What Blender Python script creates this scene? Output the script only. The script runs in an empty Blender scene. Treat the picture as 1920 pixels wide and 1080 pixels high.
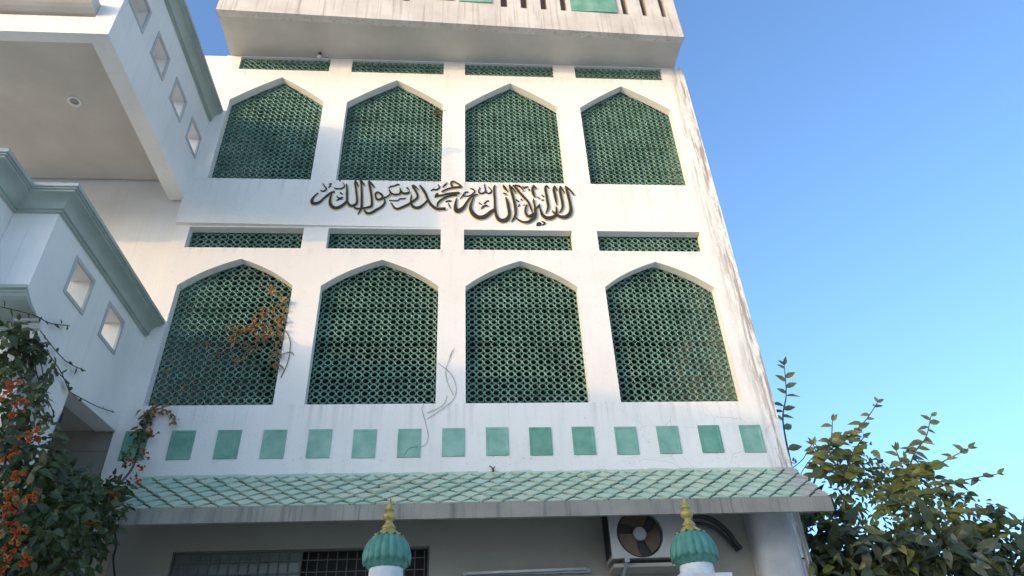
import bpy, bmesh, math, random
from mathutils import Vector, Matrix, geometry
R_ = math.radians
random.seed(7)
scene = bpy.context.scene
COL = scene.collection

# ---------------------------------------------------------------- camera
PITCH, YAW, ROLL = 0.60942, -0.09165, -0.04794
def cam_matrix(p, y, r):
    cp, sp = math.cos(p), math.sin(p)
    f = Vector((0, cp, sp)); u = Vector((0, -sp, cp)); x = Vector((1, 0, 0))
    x2 = math.cos(r) * x + math.sin(r) * u
    u2 = -math.sin(r) * x + math.cos(r) * u
    Z = Matrix.Rotation(y, 3, 'Z')
    x2, u2, f = Z @ x2, Z @ u2, Z @ f
    return Matrix(((x2.x, u2.x, -f.x), (x2.y, u2.y, -f.y), (x2.z, u2.z, -f.z)))
cd = bpy.data.cameras.new('camera')
cam = bpy.data.objects.new('camera', cd); COL.objects.link(cam)
cam.matrix_world = Matrix.Translation((0.081, -7.006, 1.6)) @ cam_matrix(PITCH, YAW, ROLL).to_4x4()
cd.sensor_width = 36; cd.lens = 36 * 1328.7 / 1920
cd.clip_end = 2000; cd.clip_start = 0.05
scene.camera = cam

# ---------------------------------------------------------------- light
SUN = Vector((-1.31, -1.0, 0.265)).normalized()          # towards the sun
ELEV = math.asin(SUN.z); AZ = math.atan2(SUN.x, SUN.y)    # azimuth from +Y towards +X
w = bpy.data.worlds.new('World'); scene.world = w; w.use_nodes = True
nt = w.node_tree
sky = nt.nodes.new('ShaderNodeTexSky'); sky.sky_type = 'NISHITA'; sky.sun_disc = False
sky.sun_elevation = ELEV; sky.sun_rotation = AZ
sky.air_density = 1.0; sky.dust_density = 3.4; sky.ozone_density = 5.6
bg = nt.nodes['Background']; bg.inputs['Strength'].default_value = 0.15
nt.links.new(sky.outputs[0], bg.inputs['Color'])
ld = bpy.data.lights.new('sun', 'SUN'); ld.energy = 2.0; ld.angle = R_(0.5); ld.color = (.135, .09, .042)
sun = bpy.data.objects.new('sun', ld); COL.objects.link(sun)
sun.rotation_euler = SUN.to_track_quat('Z', 'Y').to_euler(); sun.location = SUN * 60
vs = scene.view_settings
vs.view_transform = 'Standard'; vs.look = 'None'; vs.gamma = 1; vs.exposure = 2.28
vs.use_white_balance = True; vs.white_balance_temperature = 8900; vs.white_balance_tint = 14

# ---------------------------------------------------------------- helpers
class MB:
    """collects faces; build() links them as one mesh object"""
    def __init__(s): s.v = []; s.f = []
    def add(s, vs, fs):
        o = len(s.v); s.v += [tuple(p) for p in vs]; s.f += [tuple(i + o for i in f) for f in fs]
    def box(s, x0, x1, y0, y1, z0, z1):
        s.add([(x0,y0,z0),(x1,y0,z0),(x1,y1,z0),(x0,y1,z0),(x0,y0,z1),(x1,y0,z1),(x1,y1,z1),(x0,y1,z1)],
              [(0,3,2,1),(4,5,6,7),(0,1,5,4),(1,2,6,5),(2,3,7,6),(3,0,4,7)])
    def tube(s, pts, rad, n=8, cap=True):
        pts = [Vector(p) for p in pts]
        if not hasattr(rad, '__len__'): rad = [rad] * len(pts)
        vs = []; up = None
        for i, p in enumerate(pts):
            t = (pts[min(i+1, len(pts)-1)] - pts[max(i-1, 0)])
            t = t.normalized() if t.length > 1e-9 else Vector((0,0,1))
            if up is None:
                up = t.orthogonal().normalized()
            else:
                up = (up - t * up.dot(t)); up = up.normalized() if up.length > 1e-6 else t.orthogonal().normalized()
            b = t.cross(up)
            for k in range(n):
                a = 2 * math.pi * k / n
                vs.append(p + (up * math.cos(a) + b * math.sin(a)) * rad[i])
        fs = []
        for i in range(len(pts) - 1):
            for k in range(n):
                a = i*n + k; b_ = i*n + (k+1) % n
                fs.append((a, b_, b_ + n, a + n))
        if cap:
            fs.append(tuple(range(n))[::-1]); fs.append(tuple(range((len(pts)-1)*n, len(pts)*n)))
        s.add(vs, fs)
    def lathe(s, prof, c, n=32, fn=None):
        vs = []
        for j, (r, z) in enumerate(prof):
            for k in range(n):
                a = 2 * math.pi * k / n
                rr, zz = (r, z) if fn is None else fn(r, z, a, j)
                vs.append((c[0] + rr * math.cos(a), c[1] + rr * math.sin(a), zz))
        fs = []
        for j in range(len(prof) - 1):
            for k in range(n):
                a = j*n + k; b = j*n + (k+1) % n
                fs.append((a, b, b + n, a + n))
        s.add(vs, fs)
    def prism(s, poly, fn0, fn1):
        """poly: list of 2-D points; fn0/fn1 map a point to the two end caps"""
        n = len(poly)
        vs = [fn0(*p) for p in poly] + [fn1(*p) for p in poly]
        fs = [tuple(range(n))[::-1], tuple(range(n, 2*n))]
        for i in range(n):
            j = (i+1) % n; fs.append((i, j, j+n, i+n))
        s.add(vs, fs)
    def holed(s, outer, holes, fn0, fn1, backface=True):
        """flat slab with holes: caps by tessellation, side walls round every loop"""
        loops = [outer] + holes
        tess = geometry.tessellate_polygon([[Vector((a, b, 0)) for a, b in L] for L in loops])
        flat = [p for L in loops for p in L]; n = len(flat)
        vs = [fn0(*p) for p in flat] + [fn1(*p) for p in flat]
        fs = [tuple(t) for t in tess]
        if backface: fs += [tuple(i + n for i in t)[::-1] for t in tess]
        o = 0
        for L in loops:
            m = len(L)
            for i in range(m):
                a = o + i; b = o + (i+1) % m
                fs.append((a, b, b + n, a + n))
            o += m
        s.add(vs, fs)
    def build(s, name, material, parent=None, smooth=False, fix=True, bevel=0):
        me = bpy.data.meshes.new(name); me.from_pydata(s.v, [], s.f)
        if fix:
            bm = bmesh.new(); bm.from_mesh(me)
            bmesh.ops.recalc_face_normals(bm, faces=bm.faces); bm.to_mesh(me); bm.free()
        me.materials.append(material)
        if smooth: me.polygons.foreach_set('use_smooth', [True] * len(me.polygons))
        o = bpy.data.objects.new(name, me); COL.objects.link(o)
        if bevel:
            md = o.modifiers.new('bevel', 'BEVEL'); md.width = bevel; md.segments = 2; md.limit_method = 'ANGLE'
        if parent:
            o.parent = parent
            o.matrix_parent_inverse = Matrix.Translation(-parent.location)
        return o
def tag(o, label=None, cat=None, group=None, kind=None):
    if label: o['label'] = label
    if cat: o['category'] = cat
    if group: o['group'] = group
    if kind: o['kind'] = kind
    return o
def thing(name, loc, label, cat, group=None):
    o = bpy.data.objects.new(name, None); COL.objects.link(o); o.location = loc; o.empty_display_size = .2
    return tag(o, label, cat, group)
def lerp(a, b, t): return a + (b - a) * t
def smooth_path(pts, k=4):
    pts = [Vector(p) for p in pts]
    out = []
    for i in range(len(pts) - 1):
        p0 = pts[max(i-1, 0)]; p1 = pts[i]; p2 = pts[i+1]; p3 = pts[min(i+2, len(pts)-1)]
        for j in range(k):
            t = j / k
            out.append(0.5 * ((2*p1) + (p2-p0)*t + (2*p0-5*p1+4*p2-p3)*t*t + (3*p1-p0-3*p2+p3)*t**3))
    out.append(pts[-1]); return out

# ---------------------------------------------------------------- materials
def new_mat(name):
    m = bpy.data.materials.new(name); m.use_nodes = True
    return m, m.node_tree, m.node_tree.nodes['Principled BSDF']
def N(nt, t, **kw):
    n = nt.nodes.new(t)
    for k, v in kw.items(): setattr(n, k, v)
    return n
def mixc(nt, fac, a, b, mode='MIX'):
    n = N(nt, 'ShaderNodeMix', data_type='RGBA', blend_type=mode)
    for sock, val in ((n.inputs[0], fac), (n.inputs[6], a), (n.inputs[7], b)):
        if isinstance(val, (int, float)): sock.default_value = val
        elif isinstance(val, tuple): sock.default_value = val + (1,) if len(val) == 3 else val
        else: nt.links.new(val, sock)
    return n.outputs[2]
def math_(nt, op, a, b=None, clamp=False):
    n = N(nt, 'ShaderNodeMath', operation=op, use_clamp=clamp)
    for i, v in enumerate((a, b)):
        if v is None: continue
        if isinstance(v, (int, float)): n.inputs[i].default_value = v
        else: nt.links.new(v, n.inputs[i])
    return n.outputs[0]
def maprange(nt, v, a, b, c=0.0, d=1.0):
    n = N(nt, 'ShaderNodeMapRange'); n.clamp = True
    nt.links.new(v, n.inputs[0])
    for i, x in enumerate((a, b, c, d)): n.inputs[i+1].default_value = x
    return n.outputs[0]
def noise(nt, scale, detail=4, sc=(1, 1, 1), rough=.55, off=0):
    g = N(nt, 'ShaderNodeNewGeometry'); mp = N(nt, 'ShaderNodeMapping')
    mp.inputs['Scale'].default_value = sc; mp.inputs['Location'].default_value = (off, off * .7, off * 1.3)
    nt.links.new(g.outputs['Position'], mp.inputs['Vector'])
    n = N(nt, 'ShaderNodeTexNoise'); n.inputs['Scale'].default_value = scale
    n.inputs['Detail'].default_value = detail; n.inputs['Roughness'].default_value = rough
    nt.links.new(mp.outputs[0], n.inputs['Vector']); return n.outputs['Fac']
def pos_axis(nt, i):
    g = N(nt, 'ShaderNodeNewGeometry'); s = N(nt, 'ShaderNodeSeparateXYZ'); nt.links.new(g.outputs['Position'], s.inputs[0])
    return s.outputs[i]
def bump(nt, bs, h, strength=.2, dist=.01):
    b = N(nt, 'ShaderNodeBump'); b.inputs['Strength'].default_value = strength; b.inputs['Distance'].default_value = dist
    nt.links.new(h, b.inputs['Height']); nt.links.new(b.outputs[0], bs.inputs['Normal'])
def paint(name, c, c2=None, scale=3, rough=.6, bmp=.12, bscale=60, streak=0, streak_c=(.12, .11, .10), metal=0, detail=5):
    """painted or plastered surface with blotchy wear and optional vertical streaks"""
    m, nt, bs = new_mat(name)
    c2 = c2 or tuple(x * .82 for x in c)
    f = maprange(nt, noise(nt, scale, detail), .35, .68)
    col = mixc(nt, f, c, c2)
    if streak:
        s = maprange(nt, noise(nt, 1, 4, (22, 22, .7), .6, 3.1), .52, .75, 0, streak)
        col = mixc(nt, s, col, streak_c)
    nt.links.new(col, bs.inputs['Base Color'])
    bs.inputs['Roughness'].default_value = rough; bs.inputs['Metallic'].default_value = metal
    if bmp: bump(nt, bs, noise(nt, bscale, 3), bmp, .008)
    return m
def facade_mat():
    m, nt, bs = new_mat('white_facade_plaster')
    col = mixc(nt, maprange(nt, noise(nt, 1.3, 6), .35, .7), (.87, .81, .735), (.81, .75, .675))
    col = mixc(nt, maprange(nt, noise(nt, 9, 5, (1, 1, 1), .6, 5), .58, .8, 0, .35), col, (.62, .60, .57))
    # old brush patches in a slightly different white, and faint rain streaks
    col = mixc(nt, maprange(nt, noise(nt, 1, 5, (9, 9, .5), .6, 2), .55, .8, 0, .22), col, (.52, .49, .45))
    X = pos_axis(nt, 0); Z = pos_axis(nt, 2)
    drip = maprange(nt, noise(nt, 1, 5, (15, 15, .35), .62, 21), .50, .72)
    for top, ln in ((4.985, .42), (8.25, .5), (10.475, .2), (7.09, .14)):
        band = math_(nt, 'MULTIPLY', maprange(nt, Z, top - ln, top, 0, 1), math_(nt, 'LESS_THAN', Z, top + .001))
        col = mixc(nt, math_(nt, 'MULTIPLY', math_(nt, 'MULTIPLY', band, drip), .45), col, (.40, .36, .31))
    spk = maprange(nt, noise(nt, 28, 3, (1, 1, 1), .5, 14), .70, .76, 0, .5)
    col = mixc(nt, spk, col, (.42, .38, .34))
    col = mixc(nt, maprange(nt, noise(nt, 2.2, 7, (1, 1, 1), .72, 31), .60, .66, 0, .16), col, (.93, .91, .88))
    # flaking paint with brown-grey streaks at the outer corner
    edge = maprange(nt, math_(nt, 'ADD', X, math_(nt, 'MULTIPLY', noise(nt, 1.1, 3, (1,1,1), .5, 9), .34)), 3.46, 3.72)
    fl = maprange(nt, noise(nt, 1, 8, (20, 20, 1.5), .68, 1.7), .49, .56)
    fl2 = maprange(nt, noise(nt, 7, 7, (1.6, 1.6, .5), .7, 4.4), .5, .6)
    fl = math_(nt, 'MAXIMUM', fl, math_(nt, 'MULTIPLY', fl2, .55))
    col = mixc(nt, math_(nt, 'MULTIPLY', fl, edge), col, (.36, .305, .255))
    # fine cracks and stains low on the wall, over the canopy
    low = maprange(nt, Z, 4.95, 4.2)
    sp = maprange(nt, noise(nt, 16, 8, (1, 1, 1.6), .75, 8), .60, .68)
    lowr = math_(nt, 'MULTIPLY', low, maprange(nt, noise(nt, .8, 2, (1, 1, 1), .5, 12), .42, .6))
    col = mixc(nt, math_(nt, 'MULTIPLY', math_(nt, 'MULTIPLY', sp, lowr), .7), col, (.33, .29, .26))
    ck = N(nt, 'ShaderNodeTexVoronoi'); ck.feature = 'DISTANCE_TO_EDGE'; ck.inputs['Scale'].default_value = 2.6
    g = N(nt, 'ShaderNodeNewGeometry'); va = N(nt, 'ShaderNodeVectorMath', operation='ADD')
    nz = N(nt, 'ShaderNodeTexNoise'); nz.inputs['Scale'].default_value = 2.5; nz.inputs['Detail'].default_value = 6
    nt.links.new(g.outputs['Position'], va.inputs[0]); nt.links.new(nz.outputs['Color'], va.inputs[1]); nt.links.new(va.outputs[0], ck.inputs['Vector'])
    cr = math_(nt, 'MULTIPLY', maprange(nt, ck.outputs['Distance'], .006, .0, 0, .75), math_(nt, 'MULTIPLY', maprange(nt, X, 1.2, 2.6), maprange(nt, Z, 5.1, 4.8)))
    col = mixc(nt, cr, col, (.38, .33, .29))
    nt.links.new(col, bs.inputs['Base Color']); bs.inputs['Roughness'].default_value = .8
    bump(nt, bs, math_(nt, 'ADD', noise(nt, 40, 4), math_(nt, 'MULTIPLY', noise(nt, 5, 3), 1.5)), .22, .012)
    return m
M_FAC = facade_mat()
M_WING = paint('white_wall_paint', (.87, .82, .755), (.80, .755, .695), 1.7, .75, .35, 60, .16, (.50, .46, .42), detail=7)
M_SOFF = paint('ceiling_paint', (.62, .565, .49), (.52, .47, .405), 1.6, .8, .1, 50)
M_PARA = paint('weathered_parapet_plaster', (.70, .64, .56), (.56, .50, .43), 2.5, .8, .3, 30, .8, (.30, .25, .21))
def end_stain(m):
    nt = m.node_tree; bs = nt.nodes['Principled BSDF']; src = bs.inputs['Base Color'].links[0].from_socket
    X = pos_axis(nt, 0)
    f = math_(nt, 'MAXIMUM', maprange(nt, X, -3.372, -3.378), maprange(nt, X, 3.472, 3.478))
    f = math_(nt, 'MULTIPLY', f, maprange(nt, noise(nt, 4, 5), .3, .6, .35, 1))
    nt.links.new(mixc(nt, f, src, (.10, .06, .045)), bs.inputs['Base Color'])
end_stain(M_PARA)
M_LEAF_SHADE = None
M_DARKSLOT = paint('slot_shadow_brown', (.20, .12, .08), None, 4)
M_JALI = paint('green_jali_glaze', (.17, .35, .27), (.085, .215, .16), 3, .38, .2, 40)
M_ROOM = paint('darkened_room_plaster', (.16, .16, .155), None, 2, .9)  # plaster darkened so the rooms stay unlit-looking behind the lattice
def obj_tint(m, amt):
    nt = m.node_tree; bs = nt.nodes['Principled BSDF']; src = bs.inputs['Base Color'].links[0].from_socket
    oi = N(nt, 'ShaderNodeObjectInfo'); hs = N(nt, 'ShaderNodeHueSaturation')
    nt.links.new(maprange(nt, oi.outputs['Random'], 0, 1, 1-amt, 1+amt), hs.inputs['Value']); nt.links.new(maprange(nt, oi.outputs['Random'], 0, 1, 1.12, .82), hs.inputs['Saturation'])
    nt.links.new(src, hs.inputs['Color']); nt.links.new(hs.outputs[0], bs.inputs['Base Color'])
M_PANEL = paint('green_panel_paint', (.11, .33, .235), (.22, .44, .33), 6, .55, .35, 35)
obj_tint(M_PANEL, .16)
M_CORN = paint('grey_green_cornice_paint', (.41, .455, .39), (.33, .375, .32), 3, .5, .1, 50)
M_FRAME = paint('opening_rim_paint', (.52, .535, .51), None, 3)
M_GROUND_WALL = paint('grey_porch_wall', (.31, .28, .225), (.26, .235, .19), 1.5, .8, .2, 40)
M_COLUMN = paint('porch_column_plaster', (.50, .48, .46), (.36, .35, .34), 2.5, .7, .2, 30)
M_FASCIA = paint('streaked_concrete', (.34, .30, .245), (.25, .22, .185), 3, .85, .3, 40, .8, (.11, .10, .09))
M_INK = paint('dark_brown_lettering', (.026, .019, .014), (.042, .030, .022), 8, .75)
M_GOLDRIM = paint('pale_ochre_rim', (.72, .56, .27), (.76, .66, .42), 5, .6)
M_GOLD = paint('gold_paint', (.56, .41, .14), (.40, .26, .06), 22, .42, .2, 60, .5, (.22, .12, .04), metal=.3)
M_DOME = paint('dome_green_enamel', (.035, .21, .15), (.085, .29, .21), 14, .5, .2, 40, .55, (.03, .10, .075))
M_POST = paint('chipped_white_post', (.76, .74, .72), (.60, .56, .52), 12, .7, .3, 60)
M_METAL = paint('grey_metal', (.30, .31, .31), None, 6, .45, metal=.4)
M_BLACK = paint('black_rubber', (.018, .018, .02), None, 6, .55)
M_AC = paint('off_white_casing', (.36, .345, .315), (.31, .295, .27), 3, .5)
M_ACDARK = paint('fan_well_dark', (.02, .016, .013), None, 5, .6)
M_BLADE = paint('amber_brown_blade', (.115, .07, .026), (.075, .042, .016), 4, .4)
M_GLASSD = paint('dusty_dark_glass', (.13, .15, .14), (.06, .065, .06), 1.6, .25, 0)
M_GAP = paint('dark_green_joint', (.018, .07, .055), None, 6, .8)
M_BARK = paint('twig_bark', (.13, .095, .06), (.07, .05, .035), 12, .8)
M_NEST = paint('dry_straw', (.16, .10, .05), (.08, .05, .03), 30, .9)
M_LIGHT = paint('lamp_glass', (.55, .54, .50), None, 4, .2, 0)
M_BOUNCE_PAVE = paint('bounce_paving', (.85, .75, .63), (.78, .68, .57), .6, .85, .3, 20)  # unseen ground, pale warm tone picked to bounce light onto the walls
M_SHADE_HOUSE = paint('shade_house_plaster', (.8, .68, .55), (.74, .62, .5), 1, .8, .2, 20)
def leaf_mat(name, cols, rough=.42, trans=.25):
    m, nt, bs = new_mat(name)
    g = N(nt, 'ShaderNodeNewGeometry'); cr = N(nt, 'ShaderNodeValToRGB')
    el = cr.color_ramp.elements
    while len(el) < len(cols): el.new(.5)
    for i, c in enumerate(cols):
        el[i].position = i / max(1, len(cols) - 1); el[i].color = c + (1,)
    nt.links.new(g.outputs['Random Per Island'], cr.inputs[0])
    col = mixc(nt, maprange(nt, noise(nt, 25, 3), .4, .7, 0, .35), cr.outputs[0], tuple(x * .6 for x in cols[0]))
    nt.links.new(col, bs.inputs['Base Color']); bs.inputs['Roughness'].default_value = rough
    tr = N(nt, 'ShaderNodeBsdfTranslucent'); mx = N(nt, 'ShaderNodeMixShader'); mx.inputs[0].default_value = trans
    nt.links.new(col, tr.inputs[0]); nt.links.new(bs.outputs[0], mx.inputs[1]); nt.links.new(tr.outputs[0], mx.inputs[2])
    nt.links.new(mx.outputs[0], nt.nodes['Material Output'].inputs['Surface'])
    return m
M_LEAF_V = leaf_mat('vine_leaf', [(.03, .052, .016), (.065, .10, .022), (.045, .065, .025), (.12, .13, .04)])
M_GRILLE = paint('dark_grille_metal', (.115, .11, .10), None, 6, .6)
M_TAN = paint('tan_corner_plaster', (.46, .36, .25), (.40, .31, .21), 3, .8)
M_LEAF_S = leaf_mat('sunlit_shrub_leaf', [(.10, .12, .026), (.22, .22, .04), (.13, .16, .035), (.34, .28, .055), (.085, .10, .03)], .38, .3)  # young yellow-green, brightened to look sunlit under the weak sun lamp
M_LEAF_SHADE = leaf_mat('shaded_shrub_leaf', [(.032, .046, .018), (.075, .088, .03), (.045, .06, .022), (.15, .155, .09)], .4, .2)  # greyish lower leaves, darkened to put the lower mass's shade into colour
M_LEAF_D = leaf_mat('dry_leaf', [(.34, .14, .045), (.42, .21, .085), (.24, .11, .04), (.50, .31, .16)], .7, .3)
M_FLOWER = leaf_mat('orange_trumpet', [(.60, .075, .01), (.70, .14, .015), (.45, .045, .01), (.72, .22, .05)], .5, .35)

def tile_mat():
    m, nt, bs = new_mat('pale_green_roof_tile')
    g = N(nt, 'ShaderNodeNewGeometry'); cr = N(nt, 'ShaderNodeValToRGB')
    el = cr.color_ramp.elements
    cs = [(.40, .53, .39), (.50, .60, .45), (.37, .54, .41), (.56, .60, .44), (.45, .59, .46)]
    while len(el) < 5: el.new(.5)
    for i, c in enumerate(cs): el[i].position = i / 4; el[i].color = c + (1,)
    nt.links.new(g.outputs['Random Per Island'], cr.inputs[0])
    X = pos_axis(nt, 0)
    fade = maprange(nt, math_(nt, 'ADD', X, math_(nt, 'MULTIPLY', noise(nt, 4, 3), .5)), 3.5, 3.72)
    col = mixc(nt, fade, cr.outputs[0], (.45, .43, .36))
    dirt = maprange(nt, noise(nt, 5, 6, (1, 1, 1), .65, 6), .55, .75, 0, .5)
    col = mixc(nt, dirt, col, (.42, .40, .34))
    nt.links.new(col, bs.inputs['Base Color']); bs.inputs['Roughness'].default_value = .5
    bump(nt, bs, noise(nt, 30, 4), .2, .01)
    return m
M_TILE = tile_mat()

# ---------------------------------------------------------------- setting
g = MB(); g.add([(-600,-600,0),(600,-600,0),(600,600,0),(-600,600,0)], [(0,1,2,3)])
tag(g.build('ground', M_BOUNCE_PAVE, fix=False), kind='structure')

# ---------------------------------------------------------------- the mosque
mosque = thing('mosque_building', (0, 0, 0), 'tall white mosque front with pointed green lattice windows above a tiled canopy', 'mosque')
WX = [(-3.206, -1.88), (-1.551, -.162), (.162, 1.527), (1.868, 3.242)]
SX = [(-3.25, -1.86), (-1.555, -.148), (.145, 1.535), (1.862, 3.225)]
def arch(x0, x1, zb, zs, za, bulge, n=7):
    xm = (x0 + x1) / 2; pts = [(x0, zb), (x1, zb), (x1, zs)]
    for i in range(1, n):
        t = i / n; pts.append((lerp(x1, xm, t), lerp(zs, za, t) + bulge * 4 * t * (1-t) * (1 - .35*t)))
    pts.append((xm, za))
    for i in range(n-1, 0, -1):
        t = i / n; pts.append((lerp(x0, xm, t), lerp(zs, za, t) + bulge * 4 * t * (1-t) * (1 - .35*t)))
    pts.append((x0, zs)); return pts
def rect(x0, x1, z0, z1): return [(x0, z0), (x1, z0), (x1, z1), (x0, z1)]
holes = []
for (a, b), (c, d) in zip(WX, SX):
    holes += [arch(a, b, 4.985, 6.532, 6.926, .055), rect(c, d, 7.095, 7.42),
              arch(a, b, 8.25, 9.792, 10.31, .025), rect(a, b, 10.475, 10.76)]
m = MB()
m.holed(rect(-3.42, 3.60, 4.10, 10.779), holes, lambda x, z: (x, 0, z), lambda x, z: (x, .115, z))
m.build('facade_wall', M_FAC, mosque)
# upper storey band stands a few centimetres proud at its left end
m = MB()
def band_y(x): return -.055 * max(0, min(1, (-.1 - x) / 3.3))
m.add([(-3.42,-.055,7.445),(-.1,-.0005,7.445),(-.1,.001,7.445),(-3.42,.001,7.445),
       (-3.42,-.055,8.17),(-.1,-.0005,8.17),(-.1,.001,8.235),(-3.42,.001,8.235)],
      [(0,3,2,1),(4,5,6,7),(0,1,5,4),(1,2,6,5),(2,3,7,6),(3,0,4,7)])
m.build('plaster_band', M_FAC, mosque)
m = MB(); m.box(3.47, 3.598, .117, 8, 0, 10.778); m.box(-3.42, -3.30, .117, 8, 0, 10.778); m.box(-3.29, 3.46, 7.9, 8, 0, 10.778)
m.build('outer_wall', M_FAC, mosque)
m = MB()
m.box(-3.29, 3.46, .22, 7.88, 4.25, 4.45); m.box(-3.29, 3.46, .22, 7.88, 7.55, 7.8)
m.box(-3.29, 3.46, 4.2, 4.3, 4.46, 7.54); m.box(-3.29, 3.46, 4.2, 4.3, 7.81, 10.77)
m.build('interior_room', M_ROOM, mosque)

# pierced lattice (jali): packed rings with round holes
def jali(x0, x1, z0, z1, px=.0875, pz=.0775, yb=.118, depth=.028):
    mb = MB(); n = 14
    nx = int(math.ceil((x1 - x0) / px)) + 1; nz = int(math.ceil((z1 - z0) / pz)) + 1
    ang = [2 * math.pi * (k + .5) / n for k in range(n)]
    for j in range(nz):
        for i in range(nx):
            y = yb + random.uniform(-.0012, .0012)
            # blocks of 6 x 6 rings, each block a hair out of line with the next
            random_block = math.sin((i // 6) * 12.9898 + (j // 6) * 78.233) * 43758.5453 % 1
            cx = x0 + px * i + (random_block - .5) * .004 + random.uniform(-.0012, .0012); cz = z0 + pz * (j + .35) + (random_block * 7 % 1 - .5) * .003
            big = 1.10 if j % 6 == 4 else 1.0
            jr = random.uniform(.93, 1.06) * big * (random.uniform(1.1, 1.25) if random.random() < .015 else 1)
            vs = []
            for r, f, yy in ((.0325, .0295, y + depth), (.0325, .0295, y + .004), (.0372, .0335, y), (.0444, .0393, y + .004), (.0444, .0393, y + depth)):
                q_ = jr if r < .034 else 1
                for a in ang: vs.append((cx + r*q_*math.cos(a), yy, cz + f*q_*math.sin(a)))
            fs = []
            for ring in range(4):
                for k in range(n):
                    a = ring*n + k; b = ring*n + (k+1) % n
                    fs.append((a, b, b+n, a+n))
            mb.add(vs, fs)
    return mb
def jali_obj(x0, x1, z0, z1, src=None, dx=0, dz=0):
    if src is None:
        # a solid green rim at the sides keeps the panel tied to the reveal
        o = jali(x0, x1, z0, z1).build('lattice_screen', M_JALI, mosque, smooth=False, fix=False)
        return o
    o = src.copy(); COL.objects.link(o); o.parent = mosque; o.location = (dx, 0, dz); return o
lo = jali_obj(-3.30, -1.80, 4.99, 6.95)
up = jali_obj(-3.30, -1.80, 8.255, 10.34)
sl = jali_obj(-3.30, -1.80, 7.10, 7.43)
su = jali_obj(-3.30, -1.80, 10.478, 10.77)
su.location.y = -.085
for i in range(1, 4):
    dx = WX[i][0] - WX[0][0]
    for s in (lo, up, sl, su): jali_obj(0, 0, 0, 0, s, dx, 0).location.y = s.location.y

# square green panels under the lower windows
for i in range(15):
    cx = -3.179 + .4588 * i
    m = MB(); z0, z1 = 4.385, 4.695; hw = .118
    m.add([(cx-hw,-.0,z0),(cx+hw,0,z0),(cx+hw,0,z1),(cx-hw,0,z1),
           (cx-hw,-.012,z0),(cx+hw,-.012,z0),(cx+hw,-.012,z1),(cx-hw,-.012,z1),
           (cx-hw+.02,-.012,z0+.02),(cx+hw-.02,-.012,z0+.02),(cx+hw-.02,-.012,z1-.02),(cx-hw+.02,-.012,z1-.02),
           (cx-hw+.026,-.008,z0+.026),(cx+hw-.026,-.008,z0+.026),(cx+hw-.026,-.008,z1-.026),(cx-hw+.026,-.008,z1-.026)],
          [(0,1,5,4),(1,2,6,5),(2,3,7,6),(3,0,4,7),(4,5,9,8),(5,6,10,9),(6,7,11,10),(7,4,8,11),
           (8,9,13,12),(9,10,14,13),(10,11,15,14),(11,8,12,15),(12,13,14,15)])
    o = m.build('green_panel', M_PANEL, mosque)
    o.location.z = random.uniform(-.004, .004)

# tiled canopy
YT, ZT, YE, ZE = -.012, 4.20, -.52, 3.735
XL, XR = -3.02, 3.605
m = MB()
sec = [(-.003, 4.185), (YE + .012, ZE - .022), (YE + .012, 3.60), (YE + .06, 3.60), (-.003, 4.06)]
m.prism(sec, lambda y, z: (XL, y, z), lambda y, z: (XR, y, z))
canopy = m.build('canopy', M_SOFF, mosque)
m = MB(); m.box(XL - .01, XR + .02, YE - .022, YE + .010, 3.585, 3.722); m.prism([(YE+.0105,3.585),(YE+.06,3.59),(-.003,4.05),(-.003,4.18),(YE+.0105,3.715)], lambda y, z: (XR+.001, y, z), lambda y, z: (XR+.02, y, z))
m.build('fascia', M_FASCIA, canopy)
SL = math.hypot(YT - YE, ZT - ZE); du = Vector((0, (YE-YT)/SL, (ZE-ZT)/SL)); nrm = Vector((0, -(ZT-ZE)/SL, (YT-YE)/SL)) 
nrm = Vector((0, du.z, -du.y)); nrm = nrm if nrm.z > 0 else -nrm
O0 = Vector((0, YT, ZT))
def roof(u, v, h=0): return O0 + Vector((u, 0, 0)) + du * v + nrm * h
m = MB(); q = [roof(XL, 0, .0), roof(XR, 0, .0), roof(XR, SL+.01, .0), roof(XL, SL+.01, .0)]
m.add(q, [(0, 1, 2, 3)]); m.build('tile_bed', M_GAP, canopy)
def clip(poly, ax, lim, sgn):
    out = []
    for i in range(len(poly)):
        a, b = poly[i-1], poly[i]
        ia, ib = sgn*(a[ax]-lim) <= 0, sgn*(b[ax]-lim) <= 0
        if ia != ib:
            t = (lim - a[ax]) / (b[ax] - a[ax]); out.append(tuple(lerp(a[k], b[k], t) for k in range(3)))
        if ib: out.append(b)
    return out
m = MB(); A, H = .195, .0985
for r in range(-1, 9):
    for c in range(-1, 36):
        cu = XL + A * (c + (.5 if r % 2 else 0)) + random.uniform(-.004, .004); cv = H * r + .03 + random.uniform(-.003, .003)
        a, h = A/2*.905, H*.88
        base = [(0,-h),(a*.52,-h*.50),(a,0),(a*.56,h*.36),(a*.3,h*.74),(0,h),(-a*.3,h*.74),(-a*.56,h*.36),(-a,0),(-a*.52,-h*.50)]
        tilt = random.uniform(.016, .030) + (.02 if random.random() < .03 else 0)
        poly = []
        for (x, y) in base:
            hh = .004 + tilt * (y + h) / (2*h)
            poly.append((cu + x*random.uniform(.985, 1.01), cv + y*random.uniform(.985, 1.01), hh))
        for ax, lim, sg in ((0, XL, -1), (0, XR, 1), (1, .032, -1), (1, SL + .02, 1)):
            if poly: poly = clip(poly, ax, lim, sg)
        if len(poly) < 3: continue
        n = len(poly)
        top = [roof(*p) for p in poly]; bot = [roof(p[0], p[1], .001) for p in poly]
        m.add(top + bot, [tuple(range(n))] + [(i, (i+1) % n, (i+1) % n + n, i + n) for i in range(n)])
m.build('roof_tiles', M_TILE, canopy)
m = MB(); n = 60
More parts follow.
